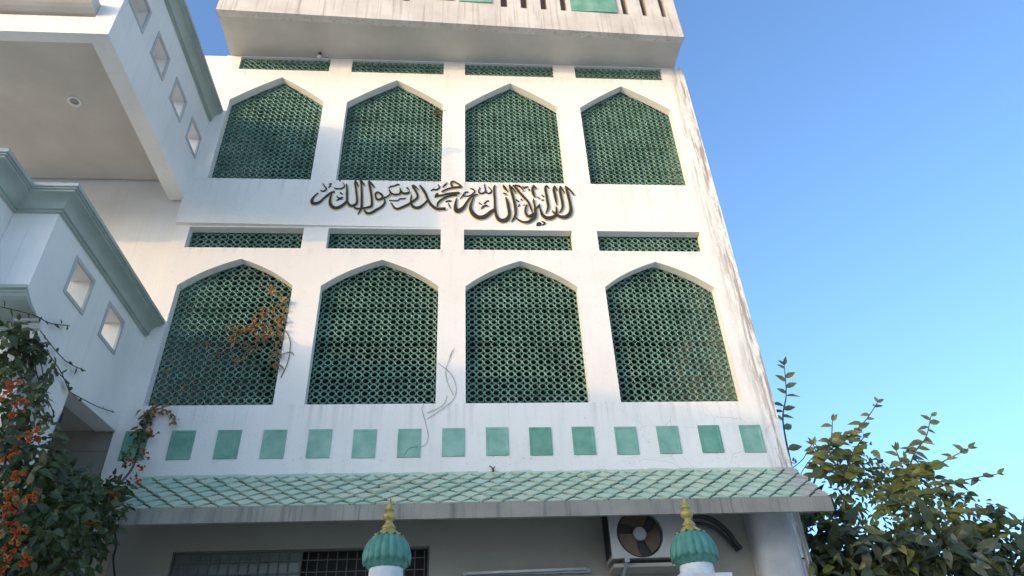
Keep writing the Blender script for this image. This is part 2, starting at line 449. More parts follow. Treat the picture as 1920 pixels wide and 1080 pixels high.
for i in range(n):      # uneven mortar bead where the tiles meet the wall
    x0, x1 = lerp(XL, XR - .01, i/n), lerp(XL, XR - .01, (i+1)/n)
    r = random.uniform(.026, .042); h = random.uniform(.004, .018)
    m.add([(x0,-.001,4.17),(x1,-.001,4.17),(x1,-.001,4.21+h),(x0,-.001,4.21+h),(x0,-r-.02,4.165),(x1,-r-.02,4.165),(x1,-r,4.196),(x0,-r,4.196)],
          [(0,1,2,3),(4,5,6,7),(3,2,6,7),(0,4,7,3),(1,2,6,5)])
m.build('mortar_bead', M_TILE, canopy)

# ground-floor wall, column and barred window under the canopy
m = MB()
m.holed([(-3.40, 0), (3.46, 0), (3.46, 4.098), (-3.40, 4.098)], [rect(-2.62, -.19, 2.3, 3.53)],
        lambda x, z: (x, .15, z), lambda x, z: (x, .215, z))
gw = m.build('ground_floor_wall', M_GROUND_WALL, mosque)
m = MB(); sec = []
for k in range(28):
    a = 2*math.pi*k/28; c_, s_ = math.cos(a), math.sin(a)
    sec.append((3.235 + .225*math.copysign(abs(c_)**.55, c_), .14 + .20*math.copysign(abs(s_)**.55, s_)))
m.prism(sec, lambda x, y: (x, y, 0), lambda x, y: (x, y, 4.09 if y > 0 else 4.07 + y*.9))
m.build('porch_column', M_COLUMN, mosque, smooth=False)
win = MB(); win.holed(rect(-2.618, -.192, 2.302, 3.528), [rect(-2.602, -1.425, 2.34, 3.512), rect(-1.405, -.208, 2.34, 3.512)],
        lambda x, z: (x, .165, z), lambda x, z: (x, .20, z))
win = win.build('barred_window', M_GRILLE, mosque)
m = MB(); m.box(-2.6, -1.427, .185, .190, 2.341, 3.511); m.build('pane', M_GLASSD, win)
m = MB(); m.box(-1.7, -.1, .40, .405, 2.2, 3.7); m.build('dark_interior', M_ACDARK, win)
m = MB()
for i in range(26):
    x = -2.55 + i*.0925
    if -1.46 < x < -1.38: continue
    m.box(x-.004, x+.004, .158, .166, 2.345, 3.496)
for i in range(10):
    z = 3.425 - i*.11
    m.box(-2.583, -.228, .150, .157, z-.004, z+.004)
m.build('window_grille', M_GRILLE, win)
m = MB(); m.box(-3.30, -3.185, -.02, .149, 0, 4.04); m.build('corner_pier', M_TAN, mosque)

# roof parapet overhanging the top storey
def pf(x): return lerp(-.775, -.565, (x + 3.36) / 6.84)      # front face runs slightly skew
PX0, PX1 = -3.37, 3.47
m = MB(); m.add([(PX0,pf(PX0),10.781),(PX1,pf(PX1),10.781),(PX1,8.02,10.781),(PX0,8.02,10.781),
                 (PX0,pf(PX0),10.90),(PX1,pf(PX1),10.90),(PX1,8.02,10.90),(PX0,8.02,10.90)],
                [(0,3,2,1),(4,5,6,7),(0,1,5,4),(1,2,6,5),(2,3,7,6),(3,0,4,7)])
slab = m.build('roof_slab', M_SOFF, mosque)
slots = [.70 + .308*k for k in range(4)] + [2.60 + .308*k for k in range(3)] + [-.78 - .308*k for k in range(4)] + [-3.05 + .308*k for k in range(2)]
hol = [rect(x, x + .105, 11.27, 12.35) for x in slots]
m = MB(); m.holed(rect(PX0 - .01, PX1 + .01, 10.86, 12.75), hol, lambda x, z: (x, pf(x) - .012 + .03*(z-10.86)/1.9, z), lambda x, z: (x, pf(x) + .16, z))
m.add([(PX0-.01, pf(PX0)-.012, 10.775),(PX1+.01, pf(PX1)-.012, 10.775),(PX1+.01, pf(PX1)+.10, 10.775),(PX0-.01, pf(PX0)+.10, 10.775),
       (PX0-.01, pf(PX0)-.012, 10.859),(PX1+.01, pf(PX1)-.012, 10.859),(PX1+.01, pf(PX1)+.10, 10.859),(PX0-.01, pf(PX0)+.10, 10.859)],
      [(0,3,2,1),(0,1,5,4),(1,2,6,5),(2,3,7,6),(3,0,4,7)])
m.box(PX1 - .11, PX1 + .008, pf(PX1) + .162, 8.0, 10.91, 12.74); m.box(PX0 - .008, PX0 + .11, pf(PX0) + .162, 8.0, 10.91, 12.74)
par = m.build('roof_parapet', M_PARA, mosque)
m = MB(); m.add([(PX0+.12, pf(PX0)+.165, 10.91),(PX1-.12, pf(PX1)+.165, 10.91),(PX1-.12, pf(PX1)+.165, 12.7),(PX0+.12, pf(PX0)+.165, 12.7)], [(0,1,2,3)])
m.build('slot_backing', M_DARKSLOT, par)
for x0, x1, z0 in ((-.46, -.02, 11.35), (.07, .56, 11.335), (1.785, 2.50, 11.275), (-2.4, -1.95, 11.36)):
    m = MB(); y = pf((x0+x1)/2) - .026
    m.box(x0, x1, y, y + .04, z0, 12.3); m.build('green_panel', M_PANEL, par, bevel=.004)

# ---------------------------------------------------------------- side wing with balconies
wing = thing('balcony_wing', (-3.4, -1, 0), 'white building wing at left with stacked balconies pierced by square openings', 'building')
XF = -3.40
def sweep(mb, prof, path):
    """moulding: prof = (outward, height) pairs; path = plan points with outward normals (mitred)"""
    rows = []
    for (x, y, nx, ny) in path:
        rows.append([(x + nx*o, y + ny*o, z) for o, z in prof])
    n = len(prof)
    vs = [p for r in rows for p in r]; fs = []
    for i in range(len(rows) - 1):
        for k in range(n):
            a = i*n + k; b = i*n + (k+1) % n
            fs.append((a, b, b+n, a+n))
    fs.append(tuple(range(n))); fs.append(tuple(range((len(rows)-1)*n, len(rows)*n))[::-1])
    mb.add(vs, fs)
def corn(z0, z1, out):
    h = z1 - z0
    p = [(.002, z0), (out*.16, z0), (out*.16, z0+h*.10), (out*.26, z0+h*.10), (out*.26, z0+h*.17)]
    for k in range(7):
        t = k/6; a = t*math.pi/2
        p.append((out*(.26 + .5*(1-math.cos(a))), z0 + h*(.20 + .44*math.sin(a))))
    p += [(out*.84, z0+h*.64), (out*.84, z0+h*.74), (out*.92, z0+h*.74), (out*.92, z0+h*.82), (out, z0+h*.82), (out, z1), (.002, z1)]
    return p
def sq(y, z, h=.168): return [(y-h, z-h), (y+h, z-h), (y+h, z+h), (y-h, z+h)]
def rim(y, z, parent, h=.168, w=.030):
    m = MB(); m.holed(sq(y, z, h + w), [sq(y, z, h - .004)], lambda a, b: (XF + .012, a, b), lambda a, b: (XF - .01, a, b))
    m.build('opening_rim', M_FRAME, parent)
# --- upper balcony
UH = [(y, 8.70) for y in (-2.19, -1.55, -.905, -.28)]
m = MB()
m.holed([(-2.45, 7.85), (-.002, 7.85), (-.002, 9.36), (-2.45, 9.36)], [sq(*h) for h in UH], lambda y, z: (XF, y, z), lambda y, z: (XF - .20, y, z))
ub = m.build('upper_balcony_parapet', M_WING, wing)
for h in UH: rim(*h, ub)
m = MB(); m.box(-8.5, -3.602, -2.45, -2.335, 7.851, 8.12); m.box(-8.5, -3.602, -2.40, -2.335, 8.12, 9.35)
m.build('upper_front_beam', M_WING, wing)
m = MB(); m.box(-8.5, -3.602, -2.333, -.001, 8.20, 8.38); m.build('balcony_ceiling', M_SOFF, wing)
m = MB()
sweep(m, corn(9.32, 9.56, .15), [(XF, -.002, 1, 0), (XF, -2.45, 1, -1), (-8.5, -2.45, 0, -1)])
m.build('upper_cornice', M_CORN, wing)
m = MB()
pr = [(.0, 8.125), (.03, 8.13)] + [(.03 + .19*math.sin(k/6*math.pi/2), 8.15 + .13*(1-math.cos(k/6*math.pi/2))) for k in range(7)] + [(.23, 8.28), (.23, 8.33), (.0, 8.33)]
sweep(m, pr, [(-3.605, -2.40, 0, -1), (-8.5, -2.40, 0, -1)])
m.build('front_moulding', M_SOFF, wing)
# --- back wall and ceiling behind the balconies
m = MB(); m.box(-8.5, -3.424, .03, .2, 4.601, 10.8); m.build('balcony_back_wall', M_WING, wing)
m = MB(); m.box(-8.5, -3.424, .03, .2, 0, 4.60); m.box(-8.5, -3.424, .02, .029, 4.5, 4.9); m.box(-5.4, -5.2, -1.0, .02, 0, 4.6); m.build('porch_back_wall', M_GROUND_WALL, wing)
# --- lower balcony
LH = [(-1.44, 5.505), (-.70, 5.505)]
m = MB()
m.holed([(-2.07, 5.05), (-1.95, 4.97), (-1.80, 4.92), (-1.72, 4.85), (-1.72, 0), (-1.03, 0), (-1.03, 4.645), (-.002, 4.70), (-.002, 5.875), (-2.07, 5.875)],
        [sq(*h) for h in LH], lambda y, z: (XF, y, z), lambda y, z: (XF - .20, y, z))
lb = m.build('lower_balcony_parapet', M_WING, wing)
for h in LH: rim(*h, lb)
m = MB()
m.box(-3.78, -3.602, -2.07, -1.9, 5.05, 5.874); m.box(-3.95, -3.782, -2.47, -1.9, 5.05, 5.874)
m.box(-8.5, -3.602, -1.72, -1.55, 0, 5.04)
m.build('lower_front_wall', M_WING, wing)
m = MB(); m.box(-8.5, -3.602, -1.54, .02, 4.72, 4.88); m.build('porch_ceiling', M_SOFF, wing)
m = MB()
sweep(m, corn(5.83, 6.03, .18), [(XF, -.002, 1, 0), (XF, -2.07, 1, -1), (-3.78, -2.07, 1, -1), (-3.78, -2.47, 1, -1), (-6.5, -2.47, 0, -1)])
m.build('lower_cornice', M_CORN, wing)
m = MB()     # curved corbel carrying the projecting pier
cp = [(-2.085, 5.065), (-2.085, 5.035), (-2.06, 5.03), (-2.06, 5.015)]
for k in range(7):
    a = k/6*math.pi/2; cp.append((-2.045 + .25*(1-math.cos(a)), 5.005 - .085*math.sin(a)))
cp += [(-1.785, 4.912), (-1.785, 4.895), (-1.735, 4.89), (-1.735, 4.855), (-1.722, 4.855), (-1.722, 5.065)]
m.prism(cp, lambda y, z: (-3.404, y, z), lambda y, z: (-6.5, y, z)); m.build('corbel_moulding', M_CORN, wing)

# ---------------------------------------------------------------- lettering
WORDS=[[[(1.371,8.19,0.013),(1.351,8.13,0.032),(1.357,8.041,0.032),(1.363,7.953,0.029),(1.37,7.852,0.008)],[(1.37,8.18,0.018),(1.394,8.109,0.008)],[(1.445,8.187,0.016),(1.434,8.105,0.03),(1.44,7.998,0.03),(1.447,7.884,0.029),(1.44,7.797,0.026),(1.396,7.712,0.008)],[(1.447,8.178,0.018),(1.487,8.066,0.006)],[(1.512,8.183,0.017),(1.528,8.089,0.03),(1.541,7.974,0.031),(1.551,7.851,0.032),(1.548,7.747,0.04),(1.519,7.678,0.048),(1.464,7.639,0.049),(1.405,7.642,0.043),(1.353,7.679,0.023)],[(1.518,8.174,0.018),(1.57,8.117,0.019),(1.615,8.03,0.012)]],
[[(1.082,8.193,0.016),(1.061,8.116,0.032),(1.07,8.035,0.03),(1.087,7.981,0.009)],[(1.08,8.188,0.017),(1.114,8.139,0.013)],[(1.098,7.782,0.01),(1.127,7.826,0.019),(1.147,7.854,0.005)],[(1.14,7.818,0.013),(1.151,7.732,0.026),(1.172,7.664,0.039),(1.215,7.622,0.054),(1.267,7.619,0.054),(1.321,7.649,0.041),(1.35,7.684,0.032),(1.359,7.761,0.023),(1.358,7.817,0.01)],[(1.301,7.747,0.009),(1.331,7.7,0.022),(1.349,7.675,0.019)],[(1.291,8.145,0.005),(1.256,8.187,0.019),(1.236,8.146,0.026),(1.241,8.057,0.029),(1.246,7.977,0.03),(1.252,7.88,0.031),(1.253,7.802,0.029),(1.213,7.703,0.006)]],
[[(0.753,8.19,0.017),(0.774,8.083,0.029),(0.796,7.968,0.031),(0.813,7.838,0.032),(0.818,7.718,0.031),(0.802,7.632,0.027),(0.756,7.55,0.003)],[(0.758,8.181,0.016),(0.802,8.119,0.016),(0.835,8.047,0.006)],[(0.801,8.187,0.014),(0.836,8.142,0.026),(0.886,8.058,0.029),(0.935,7.98,0.029),(0.978,7.919,0.023),(1.007,7.841,0.022),(1.028,7.755,0.017),(1.034,7.725,0.005)],[(0.818,8.187,0.012),(0.884,8.175,0.019),(0.916,8.14,0.013),(0.937,8.093,0.004)],[(0.817,7.616,0.006),(0.851,7.579,0.016),(0.901,7.546,0.022),(0.965,7.543,0.03),(1.025,7.585,0.036),(1.06,7.628,0.043),(1.077,7.696,0.036),(1.078,7.765,0.029),(1.075,7.825,0.019),(1.063,7.912,0.019),(1.07,7.947,0.006)],[(0.974,7.849,0.006),(0.951,7.78,0.021),(0.947,7.703,0.023),(0.977,7.644,0.03),(1.016,7.653,0.035),(1.057,7.696,0.026)]],
[[(0.051,7.945,0.005),(0.038,7.876,0.023),(0.032,7.807,0.036),(0.039,7.747,0.052),(0.061,7.718,0.058),(0.1,7.74,0.054),(0.145,7.792,0.039),(0.184,7.878,0.026),(0.223,7.949,0.023),(0.269,7.993,0.022),(0.331,8.018,0.006)],[(0.278,7.985,0.009),(0.251,7.897,0.022),(0.231,7.81,0.032),(0.234,7.742,0.043),(0.269,7.666,0.054),(0.326,7.617,0.06),(0.384,7.617,0.06),(0.442,7.652,0.054),(0.495,7.712,0.045),(0.541,7.756,0.03)],[(0.563,8.186,0.01),(0.547,8.141,0.023),(0.545,8.052,0.026),(0.549,7.946,0.025),(0.549,7.833,0.026),(0.55,7.73,0.032),(0.564,7.654,0.034),(0.588,7.595,0.045),(0.632,7.563,0.057),(0.69,7.58,0.054),(0.724,7.631,0.04),(0.736,7.699,0.038),(0.727,7.802,0.036),(0.717,7.888,0.035),(0.7,7.966,0.017)],[(0.671,8.188,0.013),(0.69,8.135,0.032),(0.726,8.078,0.005)],[(0.667,8.045,0.009),(0.693,8.032,0.017),(0.715,8.022,0.008)]],
[[(-0.541,7.982,0.006),(-0.548,7.917,0.016),(-0.541,7.831,0.023),(-0.516,7.78,0.032),(-0.477,7.759,0.034),(-0.427,7.773,0.03),(-0.384,7.817,0.023),(-0.341,7.877,0.019),(-0.324,7.912,0.017)],[(-0.445,8.156,0.013),(-0.426,8.13,0.022),(-0.399,8.086,0.03),(-0.364,8.016,0.029),(-0.327,7.912,0.027),(-0.293,7.835,0.03),(-0.253,7.785,0.032),(-0.201,7.747,0.036),(-0.144,7.751,0.036),(-0.093,7.758,0.032)],[(-0.204,7.794,0.013),(-0.197,7.846,0.019),(-0.172,7.889,0.019),(-0.128,7.933,0.018),(-0.07,7.969,0.017),(-0.005,7.993,0.018),(0.053,7.998,0.019)],[(-0.228,7.953,0.019),(-0.218,7.993,0.025),(-0.194,8.02,0.009)],[(-0.222,7.971,0.023),(-0.148,7.99,0.022),(-0.064,8.018,0.029),(0.008,8.028,0.035),(0.086,8.041,0.03)],[(-0.152,8.051,0.013),(-0.098,8.092,0.018),(-0.032,8.12,0.022),(0.033,8.135,0.026),(0.102,8.15,0.023),(0.085,8.185,0.019),(0.033,8.225,0.016),(-0.007,8.242,0.022),(-0.03,8.201,0.017),(-0.013,8.156,0.022),(-0.003,8.13,0.018)]],
[[(-1.272,7.754,0.01),(-1.241,7.725,0.022),(-1.191,7.722,0.022),(-1.129,7.736,0.022),(-1.074,7.753,0.029),(-1.047,7.771,0.03),(-1.045,7.839,0.026),(-1.06,7.951,0.026),(-1.08,8.055,0.027),(-1.1,8.151,0.03),(-1.111,8.209,0.017)],[(-1.111,8.205,0.021),(-1.065,8.152,0.021),(-1.03,8.095,0.008)],[(-1.136,7.706,0.01),(-1.111,7.665,0.026),(-1.072,7.646,0.029),(-1.028,7.666,0.03),(-0.975,7.713,0.029),(-0.915,7.765,0.025),(-0.887,7.816,0.023),(-0.881,7.868,0.017),(-0.9,7.919,0.009)],[(-1.011,7.951,0.014),(-1.007,7.995,0.017),(-0.983,8.011,0.018),(-0.943,7.987,0.021),(-0.914,7.945,0.023),(-0.931,7.901,0.022),(-0.968,7.883,0.022),(-0.995,7.909,0.019),(-1.013,7.96,0.014)],[(-0.93,7.897,0.014),(-0.881,7.924,0.013),(-0.838,7.959,0.012),(-0.821,7.99,0.01)],[(-0.837,8.068,0.009),(-0.823,8.025,0.017),(-0.795,7.99,0.022),(-0.763,7.978,0.022),(-0.724,7.983,0.018),(-0.693,8.001,0.017),(-0.692,8.054,0.013),(-0.698,8.102,0.006)],[(-0.696,8.08,0.012),(-0.668,8.019,0.019),(-0.635,8.002,0.022),(-0.597,8.012,0.022),(-0.575,8.028,0.016),(-0.574,8.052,0.005)],[(-0.456,8.078,0.009),(-0.508,8.141,0.019),(-0.534,8.141,0.025),(-0.488,8.049,0.026),(-0.463,7.979,0.027),(-0.471,7.927,0.026),(-0.508,7.883,0.026),(-0.551,7.839,0.029),(-0.612,7.791,0.03),(-0.674,7.752,0.027),(-0.717,7.734,0.023),(-0.757,7.759,0.022),(-0.785,7.809,0.014),(-0.806,7.843,0.004)]],
[[(-1.742,7.976,0.009),(-1.772,7.937,0.013),(-1.798,7.885,0.023),(-1.806,7.825,0.039),(-1.78,7.792,0.041),(-1.737,7.797,0.036),(-1.697,7.827,0.029),(-1.665,7.879,0.023),(-1.626,7.931,0.023),(-1.587,7.979,0.025),(-1.545,8.004,0.018),(-1.533,8.009,0.006)],[(-1.568,7.98,0.01),(-1.579,7.898,0.023),(-1.578,7.829,0.031),(-1.559,7.77,0.039),(-1.517,7.729,0.043),(-1.467,7.73,0.041),(-1.421,7.764,0.035),(-1.381,7.816,0.029),(-1.36,7.859,0.023)],[(-1.398,8.141,0.016),(-1.382,8.057,0.022),(-1.374,7.97,0.025),(-1.366,7.884,0.026),(-1.355,7.833,0.022),(-1.335,7.791,0.03),(-1.301,7.766,0.034),(-1.265,7.78,0.031),(-1.239,7.81,0.026),(-1.238,7.87,0.025),(-1.253,7.973,0.023),(-1.271,8.077,0.022),(-1.288,8.156,0.022),(-1.289,8.21,0.013)],[(-1.289,8.21,0.017),(-1.266,8.166,0.016),(-1.242,8.113,0.009)],[(-1.219,8.22,0.019),(-1.19,8.176,0.016),(-1.16,8.128,0.008)],[(-1.221,8.211,0.019),(-1.203,8.123,0.021),(-1.186,7.974,0.025),(-1.176,7.845,0.026),(-1.171,7.752,0.026),(-1.182,7.693,0.018),(-1.208,7.63,0.004)]]]
MARKS=[[(-1.704,8.148,0.008),(-1.673,8.095,0.013),(-1.647,8.061,0.014),(-1.662,8.026,0.013),(-1.692,8.012,0.013),(-1.723,8.029,0.006)],
[(-1.586,8.15,0.006),(-1.617,8.141,0.013),(-1.6,8.11,0.012),(-1.627,8.081,0.008)],
[(-1.55,8.08,0.008),(-1.532,8.063,0.016),(-1.494,8.064,0.013),(-1.462,8.065,0.014),(-1.426,8.092,0.013),(-1.424,8.131,0.01),(-1.443,8.169,0.005)],
[(-1.495,8.214,0.016),(-1.482,8.204,0.014)],
[(-1.468,7.996,0.013),(-1.429,7.967,0.009)],
[(-1.505,7.935,0.008),(-1.471,7.9,0.013),(-1.421,7.918,0.01)],
[(-1.5,7.855,0.008),(-1.464,7.883,0.013),(-1.423,7.888,0.005)],
[(-0.609,8.117,0.022),(-0.579,8.074,0.012)],
[(-0.85,8.096,0.006),(-0.816,8.129,0.013),(-0.771,8.14,0.01),(-0.734,8.168,0.017),(-0.706,8.157,0.005)],
[(-0.827,7.881,0.005),(-0.776,7.878,0.009),(-0.719,7.879,0.009),(-0.689,7.914,0.012),(-0.65,7.915,0.012),(-0.612,7.931,0.004)],
[(-0.141,8.138,0.005),(-0.109,8.181,0.017),(-0.078,8.224,0.006)],
[(-0.291,8.066,0.008),(-0.261,8.098,0.014),(-0.228,8.088,0.017),(-0.19,8.117,0.014),(-0.18,8.153,0.013),(-0.204,8.185,0.006)],
[(-0.096,7.88,0.008),(-0.062,7.896,0.016),(-0.016,7.896,0.008)],
[(-0.061,7.857,0.005),(-0.045,7.814,0.012),(-0.037,7.77,0.004)],
[(0.095,7.94,0.004),(0.132,8.0,0.014),(0.158,8.049,0.014),(0.203,8.064,0.008)],
[(0.227,8.127,0.006),(0.27,8.108,0.014),(0.287,8.073,0.014),(0.249,8.019,0.012),(0.204,7.99,0.009),(0.138,7.987,0.009)],
[(0.36,8.148,0.006),(0.338,8.083,0.016),(0.357,8.039,0.018),(0.397,8.044,0.017),(0.43,8.083,0.014),(0.422,8.156,0.014),(0.415,8.215,0.005)],
[(0.43,8.078,0.01),(0.462,8.041,0.017),(0.495,8.051,0.017),(0.511,8.096,0.013),(0.47,8.159,0.005)],
[(0.339,7.874,0.009),(0.382,7.837,0.008)],
[(0.405,7.855,0.008),(0.44,7.899,0.013),(0.475,7.91,0.008)],
[(0.37,7.77,0.012),(0.399,7.809,0.018),(0.439,7.827,0.017),(0.467,7.807,0.005)],
[(0.837,7.937,0.009),(0.867,7.901,0.017)],
[(0.899,7.946,0.017),(0.917,7.925,0.013)],
[(0.858,7.817,0.008),(0.88,7.856,0.013)],
[(0.933,8.183,0.009),(0.95,8.149,0.014),(0.984,8.168,0.016),(1.01,8.175,0.005)],
[(1.01,8.134,0.016),(1.022,8.103,0.012)],
[(1.123,7.994,0.008),(1.153,7.955,0.01)],
[(1.181,8.03,0.009),(1.208,7.992,0.013)],
[(1.175,7.929,0.009),(1.205,7.941,0.008)],
[(0.928,7.837,0.008),(0.949,7.847,0.005)],
[(1.08,7.493,0.009),(1.093,7.524,0.016),(1.119,7.541,0.017),(1.139,7.52,0.014),(1.114,7.499,0.016),(1.083,7.499,0.008)],
[(1.152,7.564,0.005),(1.178,7.55,0.017),(1.191,7.529,0.018),(1.153,7.502,0.006)]]

def ribbon(mb, stroke, y0, y1, grow=0, tip=.004):
    P = smooth_path([(a, b, c) for a, b, c in stroke], 4)
    pts = [(p.x, p.y, max(tip, p.z) + grow) for p in P]
    Ls, Rs = [], []
    for i, (x, z, wd) in enumerate(pts):
        a = pts[max(0, i-1)]; b = pts[min(len(pts)-1, i+1)]
        tx, tz = b[0]-a[0], b[1]-a[1]; l = math.hypot(tx, tz) or 1
        nx, nz = -tz/l, tx/l
        Ls.append((x + nx*wd/2, z + nz*wd/2)); Rs.append((x - nx*wd/2, z - nz*wd/2))
    n = len(pts); vs = []
    for (a, b) in zip(Ls, Rs):
        for (x, z) in (a, b):
            yo = band_y(x); vs.append((x, yo + y0, z)); vs.append((x, yo + y1, z))
    fs = []
    for i in range(n-1):
        o = 4*i
        fs += [(o, o+4, o+6, o+2), (o+1, o+3, o+7, o+5), (o, o+1, o+5, o+4), (o+2, o+6, o+7, o+3)]
    fs += [(0, 2, 3, 1), (4*n-4, 4*n-3, 4*n-1, 4*n-2)]
    mb.add(vs, fs)
sign = thing('calligraphy', (-.1, 0, 7.9), 'dark brown Arabic calligraphy in raised letters across the wall between the storeys', 'lettering')
q = 0
for wd in WORDS:
    a = MB(); b = MB()
    for s in wd:
        ribbon(a, s, -.022 - .0007*(q % 9), -.010, 0); ribbon(b, s, -.0085 - .0006*(q % 5), -.002, .019); q += 1
    o = a.build('word', M_INK, sign); b.build('ochre_edge', M_GOLDRIM, o)
for s in MARKS:
    a = MB(); ribbon(a, s, -.017, -.003, 0, .006); a.build('vowel_mark', M_INK, sign)

# ---------------------------------------------------------------- gate posts with onion finials
def finial(loc, label):
    t = thing('gate_post', (loc[0], loc[1], 0), label, 'gate post', 'onion-topped gate posts')
    c = (loc[0], loc[1]); dz = loc[2]
    m = MB(); m.lathe([(.094, 2.672+dz), (.099, 2.66+dz), (.105, 2.583+dz)], c, 32)
    m.box(c[0]-.155, c[0]+.155, c[1]-.155, c[1]+.155, 2.53+dz, 2.582+dz); m.box(c[0]-.135, c[0]+.135, c[1]-.135, c[1]+.135, 0, 2.53+dz)
    m.build('post', M_POST, t, smooth=False)
    n = 18; seg = n*12
    def rib(r, z, a, j):
        ph = (a*n/(2*math.pi)) % 1; tri = abs(2*ph - 1)          # 1 in a groove, 0 on a petal's ridge
        rr = r * (1 - .085*tri**1.6)
        zz = z
        if j >= 8: zz = z - .026*(1-tri) + .010
        return rr, zz
    prof = [(.066, 2.868), (.088, 2.850), (.108, 2.828), (.126, 2.800), (.138, 2.772), (.1445, 2.745), (.1455, 2.722), (.143, 2.708), (.1425, 2.700), (.132, 2.702)]
    m = MB(); m.lathe([(r, z+dz) for r, z in prof], c, seg, rib)
    o = m.build('onion_dome', M_DOME, t, smooth=True)
    m = MB(); m.lathe([(.136, 2.73+dz), (.134, 2.71+dz), (.130, 2.695+dz), (.121, 2.675+dz), (.108, 2.662+dz), (.092, 2.655+dz)], c, seg,
                      lambda r, z, a, j: (r*(1 - .05*abs(2*((a*n/(2*math.pi)) % 1) - 1)**2), z))
    m.build('dome_base', M_DOME, o, smooth=True)
    prof = [(.0015, 3.085), (.006, 3.07), (.014, 3.047), (.024, 3.025), (.029, 3.014), (.028, 3.008), (.018, 3.003), (.0165, 2.998), (.024, 2.993), (.035, 2.985), (.0395, 2.973),
            (.0385, 2.962), (.033, 2.952), (.023, 2.945), (.020, 2.938), (.022, 2.93), (.031, 2.918), (.041, 2.905), (.043, 2.899), (.040, 2.895), (.036, 2.893), (.040, 2.889), (.047, 2.880), (.053, 2.872)]
    m = MB(); m.lathe([(r, z+dz) for r, z in prof], c, 32); sp = m.build('spire', M_GOLD, t, smooth=True)
    def petal(r, z, a, j):
        s = abs(math.sin(a*6)); return (r, z + (.016*(1-s) if j == 3 else 0))
    m = MB(); m.lathe([(.047, 2.882+dz), (.058, 2.872+dz), (.074, 2.862+dz), (.094, 2.840+dz)], c, 96, petal); m.build('petal_collar', M_GOLD, sp, smooth=True)
    return t
finial((-.337, -2.6, 0), 'white gate post with a ribbed green onion dome, in front of the barred window')
finial((1.525, -2.6, -.022), 'white gate post with a ribbed green onion dome, in front of the air conditioner')

# ---------------------------------------------------------------- air conditioner
ac = thing('air_conditioner', (1.95, -.03, 3.3), 'off-white outdoor air conditioner unit with round brown fan under the canopy', 'air conditioner')
ax0, ax1, az0, az1, ay = 1.53, 2.36, 3.285, 3.80, -.20
FC, FR = (1.822, 3.512), .224
circ = [(FC[0] + FR*math.cos(2*math.pi*k/48), FC[1] + FR*math.sin(2*math.pi*k/48)) for k in range(48)]
m = MB(); m.holed(rect(ax0, ax1, az0, az1), [circ], lambda x, z: (x, ay, z), lambda x, z: (x, ay+.06, z))
m.box(ax0, ax1, ay+.061, .11, az0, az1)
m.build('casing', M_AC, ac)
m = MB(); d = [(FC[0] + .98*FR*math.cos(2*math.pi*k/48), FC[1] + .98*FR*math.sin(2*math.pi*k/48)) for k in range(48)]
m.prism(d, lambda x, z: (x, ay+.052, z), lambda x, z: (x, ay+.0605, z)); m.build('fan_well', M_ACDARK, ac)
m = MB()
for k in range(3):
    a0 = R_(90 + 120*k)
    vs = []
    for i in range(7):
        t = i/6; r = lerp(.055, .205, t)
        for j in range(7):
            a = a0 + (j/6 - .5)*R_(lerp(62, 92, t)) + .25*t
            vs.append((FC[0] + r*math.cos(a), ay + .030 + .016*(j/6 - .5), FC[1] + r*math.sin(a)))
    m.add(vs, [(i*7+j, i*7+j+1, i*7+j+8, i*7+j+7) for i in range(6) for j in range(6)])
fan = m.build('fan', M_BLADE, ac)
m = MB(); hub = [(FC[0] + .066*math.cos(2*math.pi*k/28), FC[1] + .066*math.sin(2*math.pi*k/28)) for k in range(28)]
m.prism(hub, lambda x, z: (x, ay+.004, z), lambda x, z: (x, ay+.05, z)); m.build('hub', M_METAL, fan, bevel=.006)
m = MB()
for r in (.085, .115, .145, .175, .205):
    m.tube([(FC[0] + r*math.cos(2*math.pi*k/40), ay - .008, FC[1] + r*math.sin(2*math.pi*k/40)) for k in range(41)], .0011, 4, cap=False)
for k in range(8):
    a = k*math.pi/4 + .2
    m.tube([(FC[0] + .06*math.cos(a), ay-.008, FC[1] + .06*math.sin(a)), (FC[0] + .224*math.cos(a), ay-.004, FC[1] + .224*math.sin(a))], .0015, 4)
m.build('fan_guard', M_BLACK, ac)
m = MB()
for i in range(22): m.box(ax0-.006, ax0-.001, ay+.03+.0115*i, ay+.036+.0115*i, az0+.04, az1-.03)
m.build('side_louvre', M_BLACK, ac)
for bx in (1.66, 2.24):
    m = MB(); m.box(bx-.022, bx+.022, ay-.03, .149, az0-.040, az0-.003)
    m.tube([(bx, ay-.01, az0-.03), (bx-.12, .13, az0-.42)], .015, 6); m.build('bracket', M_METAL, ac)
m = MB(); m.box(ax0+.01, ax1-.01, ay+.02, .10, az0-.075, az0-.042); m.build('drip_tray', M_GROUND_WALL, ac)
m = MB(); m.tube(smooth_path([(2.36,.02,3.72),(2.5,.03,3.735),(2.66,.05,3.69),(2.78,.06,3.58),(2.84,.06,3.47),(2.88,.05,3.41)]), .024, 10)
m.tube(smooth_path([(2.36,.05,3.66),(2.52,.07,3.67),(2.68,.09,3.62),(2.79,.1,3.5),(2.86,.1,3.40)]), .016, 8)
m.build('insulated_pipe', M_BLACK, ac)

